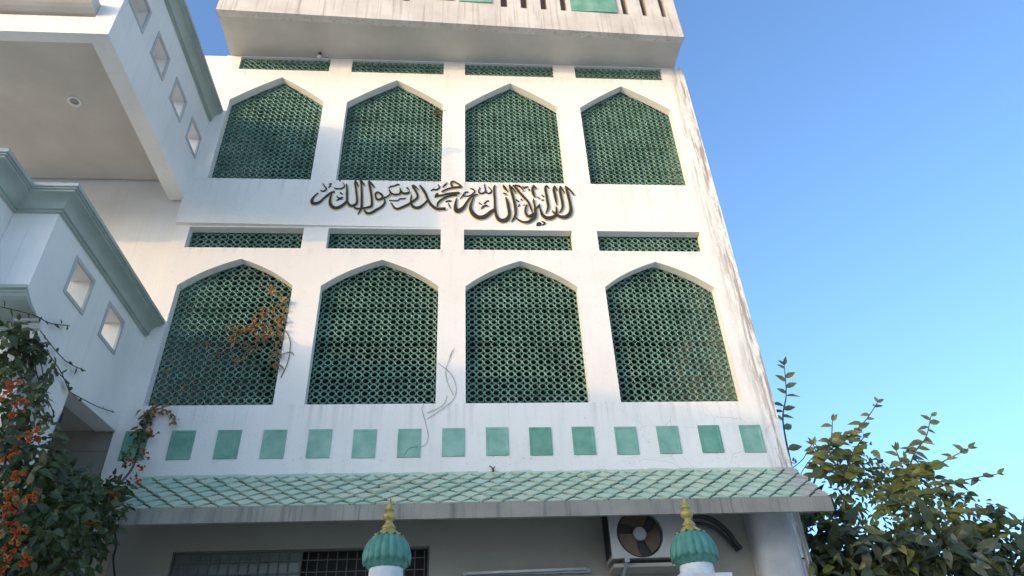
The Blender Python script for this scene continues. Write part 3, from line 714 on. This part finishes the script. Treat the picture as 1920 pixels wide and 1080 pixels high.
# ---------------------------------------------------------------- small fittings
t = thing('tube_light', (.73, .1, 3.26), 'thin unlit fluorescent tube light on the shaded porch wall, between the gate posts', 'light')
m = MB(); m.tube([(.17, .085, 3.253), (1.32, .085, 3.27)], .014, 10); m.build('tube', M_LIGHT, t, smooth=True)
m = MB(); m.box(.13, 1.36, .105, .148, 3.238, 3.275); m.build('batten', M_METAL, t)
t = thing('ceiling_light', (-4.32, -1.28, 8.19), 'small round recessed light in the ceiling under the upper left balcony', 'light')
m = MB(); m.lathe([(.045, 8.199), (.052, 8.190), (.076, 8.186), (.080, 8.199)], (-4.32, -1.28), 28); m.build('ring', M_WING, t, smooth=True)
m = MB(); m.lathe([(.001, 8.193), (.046, 8.194), (.047, 8.199)], (-4.32, -1.28), 28); m.build('lens', M_METAL, t, smooth=True)
t = thing('bulb_lamp', (-2.03, -.09, 10.78), 'small bulb hanging under the roof overhang above the top left lattice strip', 'light')
m = MB(); m.lathe([(.022, 10.779), (.024, 10.74), (.018, 10.735)], (-2.03, -.09), 16); m.build('holder', M_BLACK, t)
m = MB(); m.lathe([(.016, 10.737), (.03, 10.71), (.036, 10.685), (.028, 10.66), (.001, 10.65)], (-2.03, -.09), 20); m.build('bulb', M_LIGHT, t, smooth=True)
m = MB(); m.tube(smooth_path([(-3.05,-.30,3.64),(-3.02,-.33,3.60),(-3.12,-.28,3.56),(-3.26,-.2,3.60),(-3.36,-.12,3.66)]), .011, 6)
m.tube(smooth_path([(-3.0,-.33,3.62),(-3.0,-.2,3.50),(-3.04,-.1,3.42),(-3.07,.1,3.30)]), .009, 6)
tag(m.build('cable', M_BLACK, smooth=True), 'loose black cable looping under the left end of the tiled canopy', 'cable')
m = MB(); m.tube(smooth_path([(-3.385,-1.03,4.42),(-3.382,-1.05,4.2),(-3.38,-1.0,4.0),(-3.38,-1.03,3.7)]), .010, 6)
tag(m.build('cable', M_BLACK, smooth=True), 'black cable hanging down the white pier beside the dark porch opening', 'cable')
m = MB()
for i in range(70):
    a = random.uniform(0, 6.28); r = random.uniform(.02, .07)
    p = Vector((-.215, .03, 9.64)); d = Vector((math.cos(a)*r*1.2, random.uniform(-.03,.03), math.sin(a)*r*.6))
    e = Vector((random.uniform(-.07,.07), random.uniform(-.02,.02), random.uniform(-.03,.03)))
    m.tube([p+d, p+d+e*.5+Vector((0,0,.008)), p+d+e], .004, 4)
tag(m.build('bird_nest', M_NEST), 'small straw bird nest at the arch shoulder of the second upper lattice window', 'nest')
m = MB(); m.tube(smooth_path([(.42,-.03,4.19),(.44,-.03,4.215),(.435,-.035,4.245)]), [.008,.010,.010]+[.012]*6, 6)
m.tube([(.435,-.035,4.24),(.41,-.04,4.262),(.40,-.04,4.255)], .007, 5); m.tube([(.44,-.03,4.24),(.46,-.03,4.26)], .006, 5)
tag(m.build('moss_sprout', M_NEST), 'tiny dark sprout at the top edge of the tiled canopy', 'plant')

# ---------------------------------------------------------------- plants
def leaf(mb, p, d, up, L, W, fold=.25, droop=.2):
    d = d.normalized(); s = d.cross(up)
    s = s.normalized() if s.length > 1e-4 else d.orthogonal().normalized()
    n = s.cross(d).normalized()
    def P(t, u, h): return p + d*(L*t) + s*(W*u) + n*(h*W - droop*L*t*t)
    vs = [P(0,0,0), P(.22,.40,fold*.4), P(.22,0,0), P(.22,-.40,fold*.4), P(.5,.46,fold*.5), P(.5,0,0), P(.5,-.46,fold*.5),
          P(.78,.24,fold*.25), P(.78,0,0), P(.78,-.24,fold*.25), P(1,0,0)]
    mb.add(vs, [(0,2,1),(0,3,2),(1,2,5,4),(2,3,6,5),(4,5,8,7),(5,6,9,8),(7,8,10),(8,9,10)])
def rdir(zb=0.0):
    while True:
        v = Vector((random.uniform(-1,1), random.uniform(-1,1), random.uniform(-1,1)))
        if .05 < v.length < 1: break
    v.normalize(); v.z += zb; return v.normalized()
def blob(mb, c, r, n, L, W, sq_=(1, 1, 1), out=.5, zb=-.35):
    c = Vector(c)
    for _ in range(n):
        v = rdir(); rr = r * random.random()**.40
        p = c + Vector((v.x*sq_[0], v.y*sq_[1], v.z*sq_[2])) * rr
        d = (v*out + rdir(zb)*.9)
        k = random.choice((.5, .7, .85, 1.0, 1.0, 1.2))*random.uniform(.85, 1.15)
        leaf(mb, p, d, Vector((random.uniform(-.8,.8), random.uniform(-1.6,-.2), random.uniform(-.2,1))), L*k, W*k, random.uniform(-.1,.6), random.uniform(.0,.65))
VINE= [(-3.48, -1.9, 4.59, 0.22), (-3.32, -1.85, 4.59, 0.13), (-3.25, -2.0, 4.03, 0.28), (-3.08, -2.0, 3.66, 0.32), (-2.93, -1.9, 3.5, 0.26), (-2.88, -1.6, 3.48, 0.26), (-2.82, -1.3, 3.5, 0.22), (-2.82, -0.95, 3.59, 0.18), (-2.81, -1.7, 3.18, 0.3), (-2.88, -2.0, 3.16, 0.36), (-2.78, -1.2, 3.24, 0.18), (-2.74, -1.9, 2.91, 0.36), (-2.87, -0.8, 3.82, 0.12), (-3.06, -0.25, 4.31, 0.09), (-3.1, -0.12, 4.61, 0.07), (-3.1, -0.08, 4.8, 0.06)]
FLW= [[-3.07, -2.3, 4.05], [-2.95, -2.3, 3.88], [-3.09, -2.3, 3.95], [-2.82, -2.3, 3.65], [-2.89, -2.3, 3.52], [-2.81, -2.3, 3.38], [-2.82, -2.3, 3.24], [-2.77, -2.3, 3.16], [-2.78, -2.3, 3.06], [-2.68, -2.3, 3.0], [-2.7, -2.3, 2.88], [-2.58, -2.3, 2.84], [-2.98, -2.3, 3.82], [-2.68, -2.3, 2.78], [-2.69, -2.3, 3.22], [-3.0, -0.45, 4.2], [-2.88, -0.4, 4.14], [-2.73, -0.8, 3.89], [-2.98, -0.2, 4.38], [-3.0, -0.1, 4.63], [-2.75, -1.1, 3.63], [-2.65, -1.5, 3.29]]
DRY= [[-1.96, -0.03, 6.32], [-2.0, -0.03, 6.21], [-2.11, -0.03, 6.14], [-2.22, -0.03, 6.03], [-2.31, -0.03, 5.89], [-2.37, -0.03, 5.75], [-1.95, -0.03, 6.03], [-1.99, -0.03, 5.89], [-2.06, -0.03, 5.8], [-2.11, -0.03, 5.75], [-2.19, -0.03, 5.68], [-1.89, -0.03, 5.85], [-1.94, -0.03, 5.75], [-2.13, -0.03, 6.47], [-2.07, -0.03, 6.44], [-2.43, -0.03, 5.89], [-2.3, -0.03, 5.51], [-1.89, -0.03, 5.61], [-1.9, -0.03, 5.48], [-2.2, -0.03, 6.14], [-2.78, -0.03, 5.25], [-2.62, -0.03, 5.68], [-2.57, -0.03, 5.58], [-3.01, -0.03, 5.42], [-2.83, -0.03, 4.85], [-2.98, -0.03, 4.91], [-2.84, -0.03, 4.79], [-3.06, -0.03, 4.91], [-3.13, -0.03, 4.88], [-3.12, -0.03, 4.74]]
SH={
't' : [[4.03, 0.35, 5.63], [3.95, 0.35, 5.24], [3.82, 0.35, 4.9], [3.77, 0.35, 4.32]] ,
'a' : [[5.0, 0.3, 5.1], [4.76, 0.3, 4.86], [4.42, 0.3, 4.61], [4.1, 0.3, 4.36], [3.89, 0.3, 4.06]] ,
'b' : [[4.32, 0.2, 4.82], [4.22, 0.2, 4.57], [4.02, 0.2, 4.26]] ,
'c' : [[5.74, 0.5, 5.01], [5.57, 0.5, 4.74], [5.36, 0.5, 4.55], [5.04, 0.5, 4.11]] ,
'd' : [[5.92, 0.35, 4.54], [5.56, 0.35, 4.39], [5.19, 0.35, 4.24], [4.74, 0.35, 4.01]] ,
'e' : [[6.01, 0.2, 4.18], [5.61, 0.2, 4.12], [5.14, 0.2, 4.01], [4.6, 0.2, 3.84]] ,
'f' : [[5.76, 0.1, 3.79], [5.33, 0.1, 3.74], [4.71, 0.1, 3.64]] ,
'g' : [[4.04, 0.25, 4.56], [4.07, 0.25, 4.34]] ,
'h' : [[4.75, 0.4, 4.71], [4.56, 0.4, 4.52], [4.34, 0.4, 4.21]] ,
'i' : [[5.15, 0.5, 4.58], [5.15, 0.5, 4.42]] ,
'j' : [[6.08, 0.2, 3.68], [5.7, 0.2, 3.63], [5.19, 0.2, 3.55]] ,
}
BL= [[4.27, 0.6, 4.1], [4.71, 0.6, 4.28], [5.28, 0.7, 4.3], [4.58, 0.3, 3.82], [5.3, 0.5, 3.99], [5.55, 0.4, 3.83], [5.74, 0.3, 3.57], [6.01, 0.3, 3.4], [3.88, 0.1, 3.55], [4.21, 0.0, 3.36], [4.67, 0.0, 3.4], [5.06, 0.0, 3.24], [5.53, 0.1, 3.15], [3.62, 0.1, 3.25], [3.91, 0.0, 3.12], [4.6, 0.6, 4.53], [5.02, 0.2, 3.56]]
TW= [[[-3.36, -2.32, 4.69], [-3.36, -1.95, 4.86], [-3.36, -1.69, 4.94], [-3.36, -1.43, 5.08]], [[-3.36, -1.78, 4.81], [-3.36, -1.33, 4.79], [-3.36, -0.96, 4.88]], [[-3.36, -1.76, 4.72], [-3.36, -1.36, 4.69], [-3.36, -1.09, 4.6]], [[-3.36, -1.09, 4.6], [-3.36, -0.6, 4.7], [-3.36, -0.22, 4.81]], [[-3.36, -1.78, 4.61], [-3.36, -1.53, 4.45], [-3.36, -1.21, 4.34], [-3.36, -1.26, 4.24]], [[-3.36, -1.43, 4.65], [-3.36, -1.13, 4.66]], [[-3.36, -2.06, 4.54], [-3.36, -1.8, 4.65], [-3.36, -1.54, 4.54], [-3.36, -1.46, 4.29], [-3.36, -1.22, 4.21]], [[-3.36, -1.98, 4.54], [-3.36, -1.77, 4.42], [-3.36, -1.58, 4.33]]]
CR= [[[-0.31, -0.01, 4.93], [-0.25, -0.01, 4.71], [-0.23, -0.01, 4.59], [-0.27, -0.01, 4.5], [-0.41, -0.01, 4.48], [-0.48, -0.01, 4.38]], [[0.01, -0.01, 5.62], [-0.06, -0.01, 5.34], [0.03, -0.01, 5.08]], [[-0.25, -0.01, 4.87], [-0.08, -0.01, 4.96], [-0.04, -0.01, 5.08]], [[-0.02, -0.01, 5.55], [0.02, -0.01, 5.65]], [[-0.15, -0.01, 5.48], [-0.0, -0.01, 5.34], [0.06, -0.01, 5.15], [0.0, -0.01, 4.99], [-0.25, -0.01, 4.8]]]

# right-hand shrub beside the building
sh = thing('leafy_shrub', (4.6, .5, 0), 'large-leaved green shrub rising beside the right corner of the mosque', 'shrub')
m = MB()
for k in range(6):
    bx = 4.0 + .38*k
    m.tube(smooth_path([(4.6+.07*k, .6, 0), (lerp(4.6, bx, .4), .55, 1.4), (bx, .55, 2.7), (bx + .12, .6, 3.6)]), [.03]*5+[.02]*5+[.010]*3, 7)
tr = m.build('stem', M_BARK, sh)
fol = MB(); twg = MB(); shade_fol = MB()
for (x, y, z) in BL:
    if x < 3.95 and z < 3.6: x, y = x + .14, y + .15
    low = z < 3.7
    if low: blob(shade_fol, (x, y, z - .05), .34, 75, .20, .10, (1.25, .9, .9))
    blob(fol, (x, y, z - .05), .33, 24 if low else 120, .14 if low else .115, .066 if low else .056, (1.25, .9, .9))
for c in ((3.86,.45,3.75),(3.84,.5,3.45),(3.82,.45,3.15),(4.1,.55,3.8),(3.95,.6,4.0)): blob(shade_fol, c, .26, 50, .16, .085)
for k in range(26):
    x = random.uniform(3.75, 6.6); blob(shade_fol, (x, random.uniform(.2, .9), random.uniform(2.5, 3.35)), .38, 66, .21, .105, (1.2, 1, .9))
for key, pts in SH.items():
    sp = smooth_path(pts, 6); n = len(sp)
    twg.tube(sp, [lerp(.005, .012, i/(n-1)) for i in range(n)], 5)
    tot = sum((sp[i+1]-sp[i]).length for i in range(n-1)); step = .062 if key != 't' else .075; acc = 0; side = 1
    for i in range(n-1):
        a, b = sp[i], sp[i+1]; acc += (b-a).length
        while acc > step:
            acc -= step; f = i/(n-1)
            if key == 't' and f > .86: continue
            if random.random() < .12: continue
            t = (a-b).normalized(); side = -side
            d = t*random.uniform(.1, .6) + Vector((side*random.uniform(.5, 1.0), random.uniform(-.6, .3), random.uniform(-.35, .15)))
            L = lerp(.11, .165, min(1, f*2)) * random.uniform(.8, 1.2)
            if key == 't': L *= .95
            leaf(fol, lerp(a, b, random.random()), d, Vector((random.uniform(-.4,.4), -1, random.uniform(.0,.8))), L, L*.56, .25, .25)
            if f > .35 and key not in 'tg':
                d2 = Vector((-d.x + random.uniform(-.4,.4), random.uniform(-.8,.5), random.uniform(-.5,.2)))
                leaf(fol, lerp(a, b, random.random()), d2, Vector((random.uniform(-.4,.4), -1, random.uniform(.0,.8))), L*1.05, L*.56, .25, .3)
    for e in range(3):
        leaf(fol, sp[0], (sp[0]-sp[2]).normalized() + rdir()*.6, Vector((0,-1,.4)), .11, .05, .25, .1)
for pts in ([(3.72,.3,4.30),(3.9,.3,4.42),(4.04,.25,4.58),(4.10,.25,4.50)], [(3.78,.3,4.2),(3.95,.3,4.38),(4.1,.3,4.5)], [(3.70,.3,4.42),(3.78,.28,4.36)]):
    twg.tube(smooth_path(pts), .005, 5)
    blob(fol, pts[-1], .05, 4, .07, .035)
twg.build('twig', M_BARK, sh); shade_fol.build('lower_foliage', M_LEAF_SHADE, sh); fol.build('foliage', M_LEAF_S, sh)

# trumpet vine at the left
vn = thing('trumpet_vine', (-3.2, -1.9, 0), 'orange-flowered trumpet vine climbing the white pier and canopy end at left', 'climbing plant')
m = MB()
for k in range(5):
    m.tube(smooth_path([(-3.1+.1*k, -1.9, 0), (-3.15+.09*k, -1.95, 1.4), (-3.2+.1*k, -1.85, 2.8), (-3.36+.03*k, -1.78, 3.9)]), [.018]*8+[.010]*5, 6)
m.tube(smooth_path([(-2.9,-1.6,3.2),(-2.85,-1.1,3.5),(-2.88,-.75,3.85),(-3.0,-.3,4.2),(-3.08,-.12,4.5),(-3.1,-.06,4.85)]), .012, 6)
for t in TW: m.tube(smooth_path([Vector(p) for p in t]), .0045, 5)
m.build('stem', M_BARK, vn)
fol = MB()
for (x, y, z, r) in VINE:
    blob(fol, (x, y, z), r, int(30 + 900*r*r*2.9) if r > .1 else 36, .085 if r > .1 else .055, .050 if r > .1 else .032, (1, 1, 1.05))
for t in TW:
    sp = smooth_path([Vector(p) for p in t], 6)
    for i in range(len(sp)-1):
        if random.random() < .55:
            leaf(fol, sp[i], Vector((random.uniform(.0,.4), random.uniform(-1,1), random.uniform(-1,.5))), Vector((1,0,.2)), random.uniform(.045,.085), .036, .2, .2)
# hanging sprays below the corbel
for k in range(9):
    p = Vector((-3.36 + random.uniform(-.1,.05), random.uniform(-1.95,-1.45), random.uniform(4.55,4.8)))
    for i in range(random.randint(6, 12)):
        p = p + Vector((random.uniform(-.01,.02), random.uniform(-.02,.035), -.045))
        leaf(fol, p, Vector((random.uniform(-.2,.5), random.uniform(-1,1), random.uniform(-1,.1))), Vector((1,-.4,.3)), random.uniform(.06,.10), .05, .2, .25)
fol.build('foliage', M_LEAF_V, vn)
dl = MB()
for c in ((-3.10,-.07,4.82), (-3.08,-.07,4.90), (-3.0,-.06,4.92), (-3.09,-.10,4.68), (-3.07,-.16,4.45)):
    blob(dl, c, .06, 9, .065, .036)
dl.build('withered_leaves', M_LEAF_D, vn)
def trumpet(mb, p, d, L):
    d = d.normalized(); u = d.orthogonal().normalized(); v = d.cross(u)
    prof = [(0, .10), (.35, .14), (.72, .24), (.9, .36), (1.0, .62)]; n = 10; vs = []
    for t, r in prof:
        for k in range(n):
            a = 2*math.pi*k/n; rr = r*(1.25 if (k % 2 == 0 and t > .95) else 1)*L*.32
            vs.append(p + d*(L*t) + (u*math.cos(a) + v*math.sin(a))*rr + Vector((0,0,-.08*L*t*t)))
    mb.add(vs, [(j*n+k, j*n+(k+1) % n, (j+1)*n+(k+1) % n, (j+1)*n+k) for j in range(len(prof)-1) for k in range(n)])
for i, (x, y, z) in enumerate(FLW):
    m = MB(); big = i < 15
    for k in range(random.randint(6, 9) if big else random.randint(4, 6)):
        p = Vector((x, y, z)) + rdir()*random.uniform(.0, .055 if big else .035)
        trumpet(m, p, Vector((random.uniform(-.2,1), random.uniform(-1,-.1), random.uniform(-.6,.5))), random.uniform(.045,.075))
    m.build('flower_cluster', M_FLOWER, vn, fix=False)

# dried creeper on the first lower window
dv = thing('dried_creeper', (-2.0, -.03, 5.8), 'withered brown creeper hanging over the first lower lattice window', 'dead plant')
m = MB()
for pts in ([(-1.87,-.02,6.3),(-1.93,-.03,6.1),(-1.92,-.03,5.8),(-1.90,-.03,5.5)], [(-1.9,-.03,6.25),(-2.1,-.03,6.15),(-2.3,-.03,5.92),(-2.44,-.03,5.86)],
            [(-1.92,-.03,5.98),(-2.1,-.03,5.78),(-2.32,-.03,5.5)], [(-1.95,-.03,6.3),(-2.1,-.03,6.47)], [(-3.12,-.03,4.7),(-3.1,-.03,4.95),(-2.9,-.03,5.2),(-2.6,-.03,5.6)],
            [(-3.08,-.03,4.93),(-2.98,-.03,4.93),(-2.83,-.03,4.84)], [(-1.87,-.012,5.9),(-1.80,-.012,5.75),(-1.79,-.012,5.5),(-1.84,-.012,5.3)], [(-1.86,-.012,5.6),(-1.77,-.012,5.62),(-1.74,-.012,5.58)]):
    m.tube(smooth_path(pts), .0045, 5)
m.build('stem', M_BARK, dv)
m = MB()
for i, (x, y, z) in enumerate(DRY):
    dense = x > -2.5
    for k in range(6 if dense else 3):
        p = Vector((x + random.uniform(-.06,.06), y + random.uniform(-.04,.01), z + random.uniform(-.05,.05)))
        if p.x > -1.87: p.x = -1.87 - random.random()*.05
        leaf(m, p, Vector((random.uniform(-1,.6), random.uniform(-.8,0), random.uniform(-1.2,.2))), Vector((0,-1,.3)), random.uniform(.045,.085), random.uniform(.028,.048), random.uniform(.3,.8), random.uniform(.2,.7))
for k in range(34):
    t = random.random(); p = Vector((lerp(-1.92,-2.4,t) + random.uniform(-.05,.05), -.03, lerp(6.2,5.82,t)+random.uniform(-.28,.06)*(1-t)))
    if p.x > -1.88: p.x = -1.9
    leaf(m, p, Vector((random.uniform(-1,.6), random.uniform(-.8,0), random.uniform(-1.2,.2))), Vector((0,-1,.3)), random.uniform(.05,.09), random.uniform(.03,.05), .6, .5)
m.build('foliage', M_LEAF_D, dv)
cr = MB()
for t in CR: cr.tube(smooth_path([Vector(p) for p in t]), .0022, 5)
for t in CR[:2]:
    e = Vector(t[0]); cr.tube([e, e + Vector((.03,-.01,.05))], .0018, 4)
tag(cr.build('dry_tendril', M_NEST), 'bare leafless tendrils on the pier between the second and third lower windows', 'dead plant')

# ---------------------------------------------------------------- unseen house added behind the camera, roof steps shaped to shade the ground floor
hs = thing('shade_house', (-17, -14, 0), 'unseen cream house with stepped flat roof, added behind the camera to shade the mosque', 'house')
m = MB()
m.box(-28, -16.3, -18, -12, 0, 8.75); m.box(-16.299, -14.62, -18, -12, 0, 7.42); m.box(-14.619, -13.25, -18, -12, 0, 8.0); m.box(-13.249, -12.35, -18, -12, 0, 7.72); m.box(-12.349, -6.0, -18, -12, 0, 6.65)
m.build('shade_house_wall', M_SHADE_HOUSE, hs)
for i in range(7):
    for zf in (1.0, 4.3):
        m = MB(); x = -26.5 + 2.9*i; m.box(x, x + 1.2, -11.995, -11.95, zf, zf + 1.5); f = m.build('shade_house_window', M_METAL, hs)
        m = MB(); m.box(x + .08, x + 1.12, -11.949, -11.94, zf + .08, zf + 1.42); m.build('pane', M_GLASSD, f)
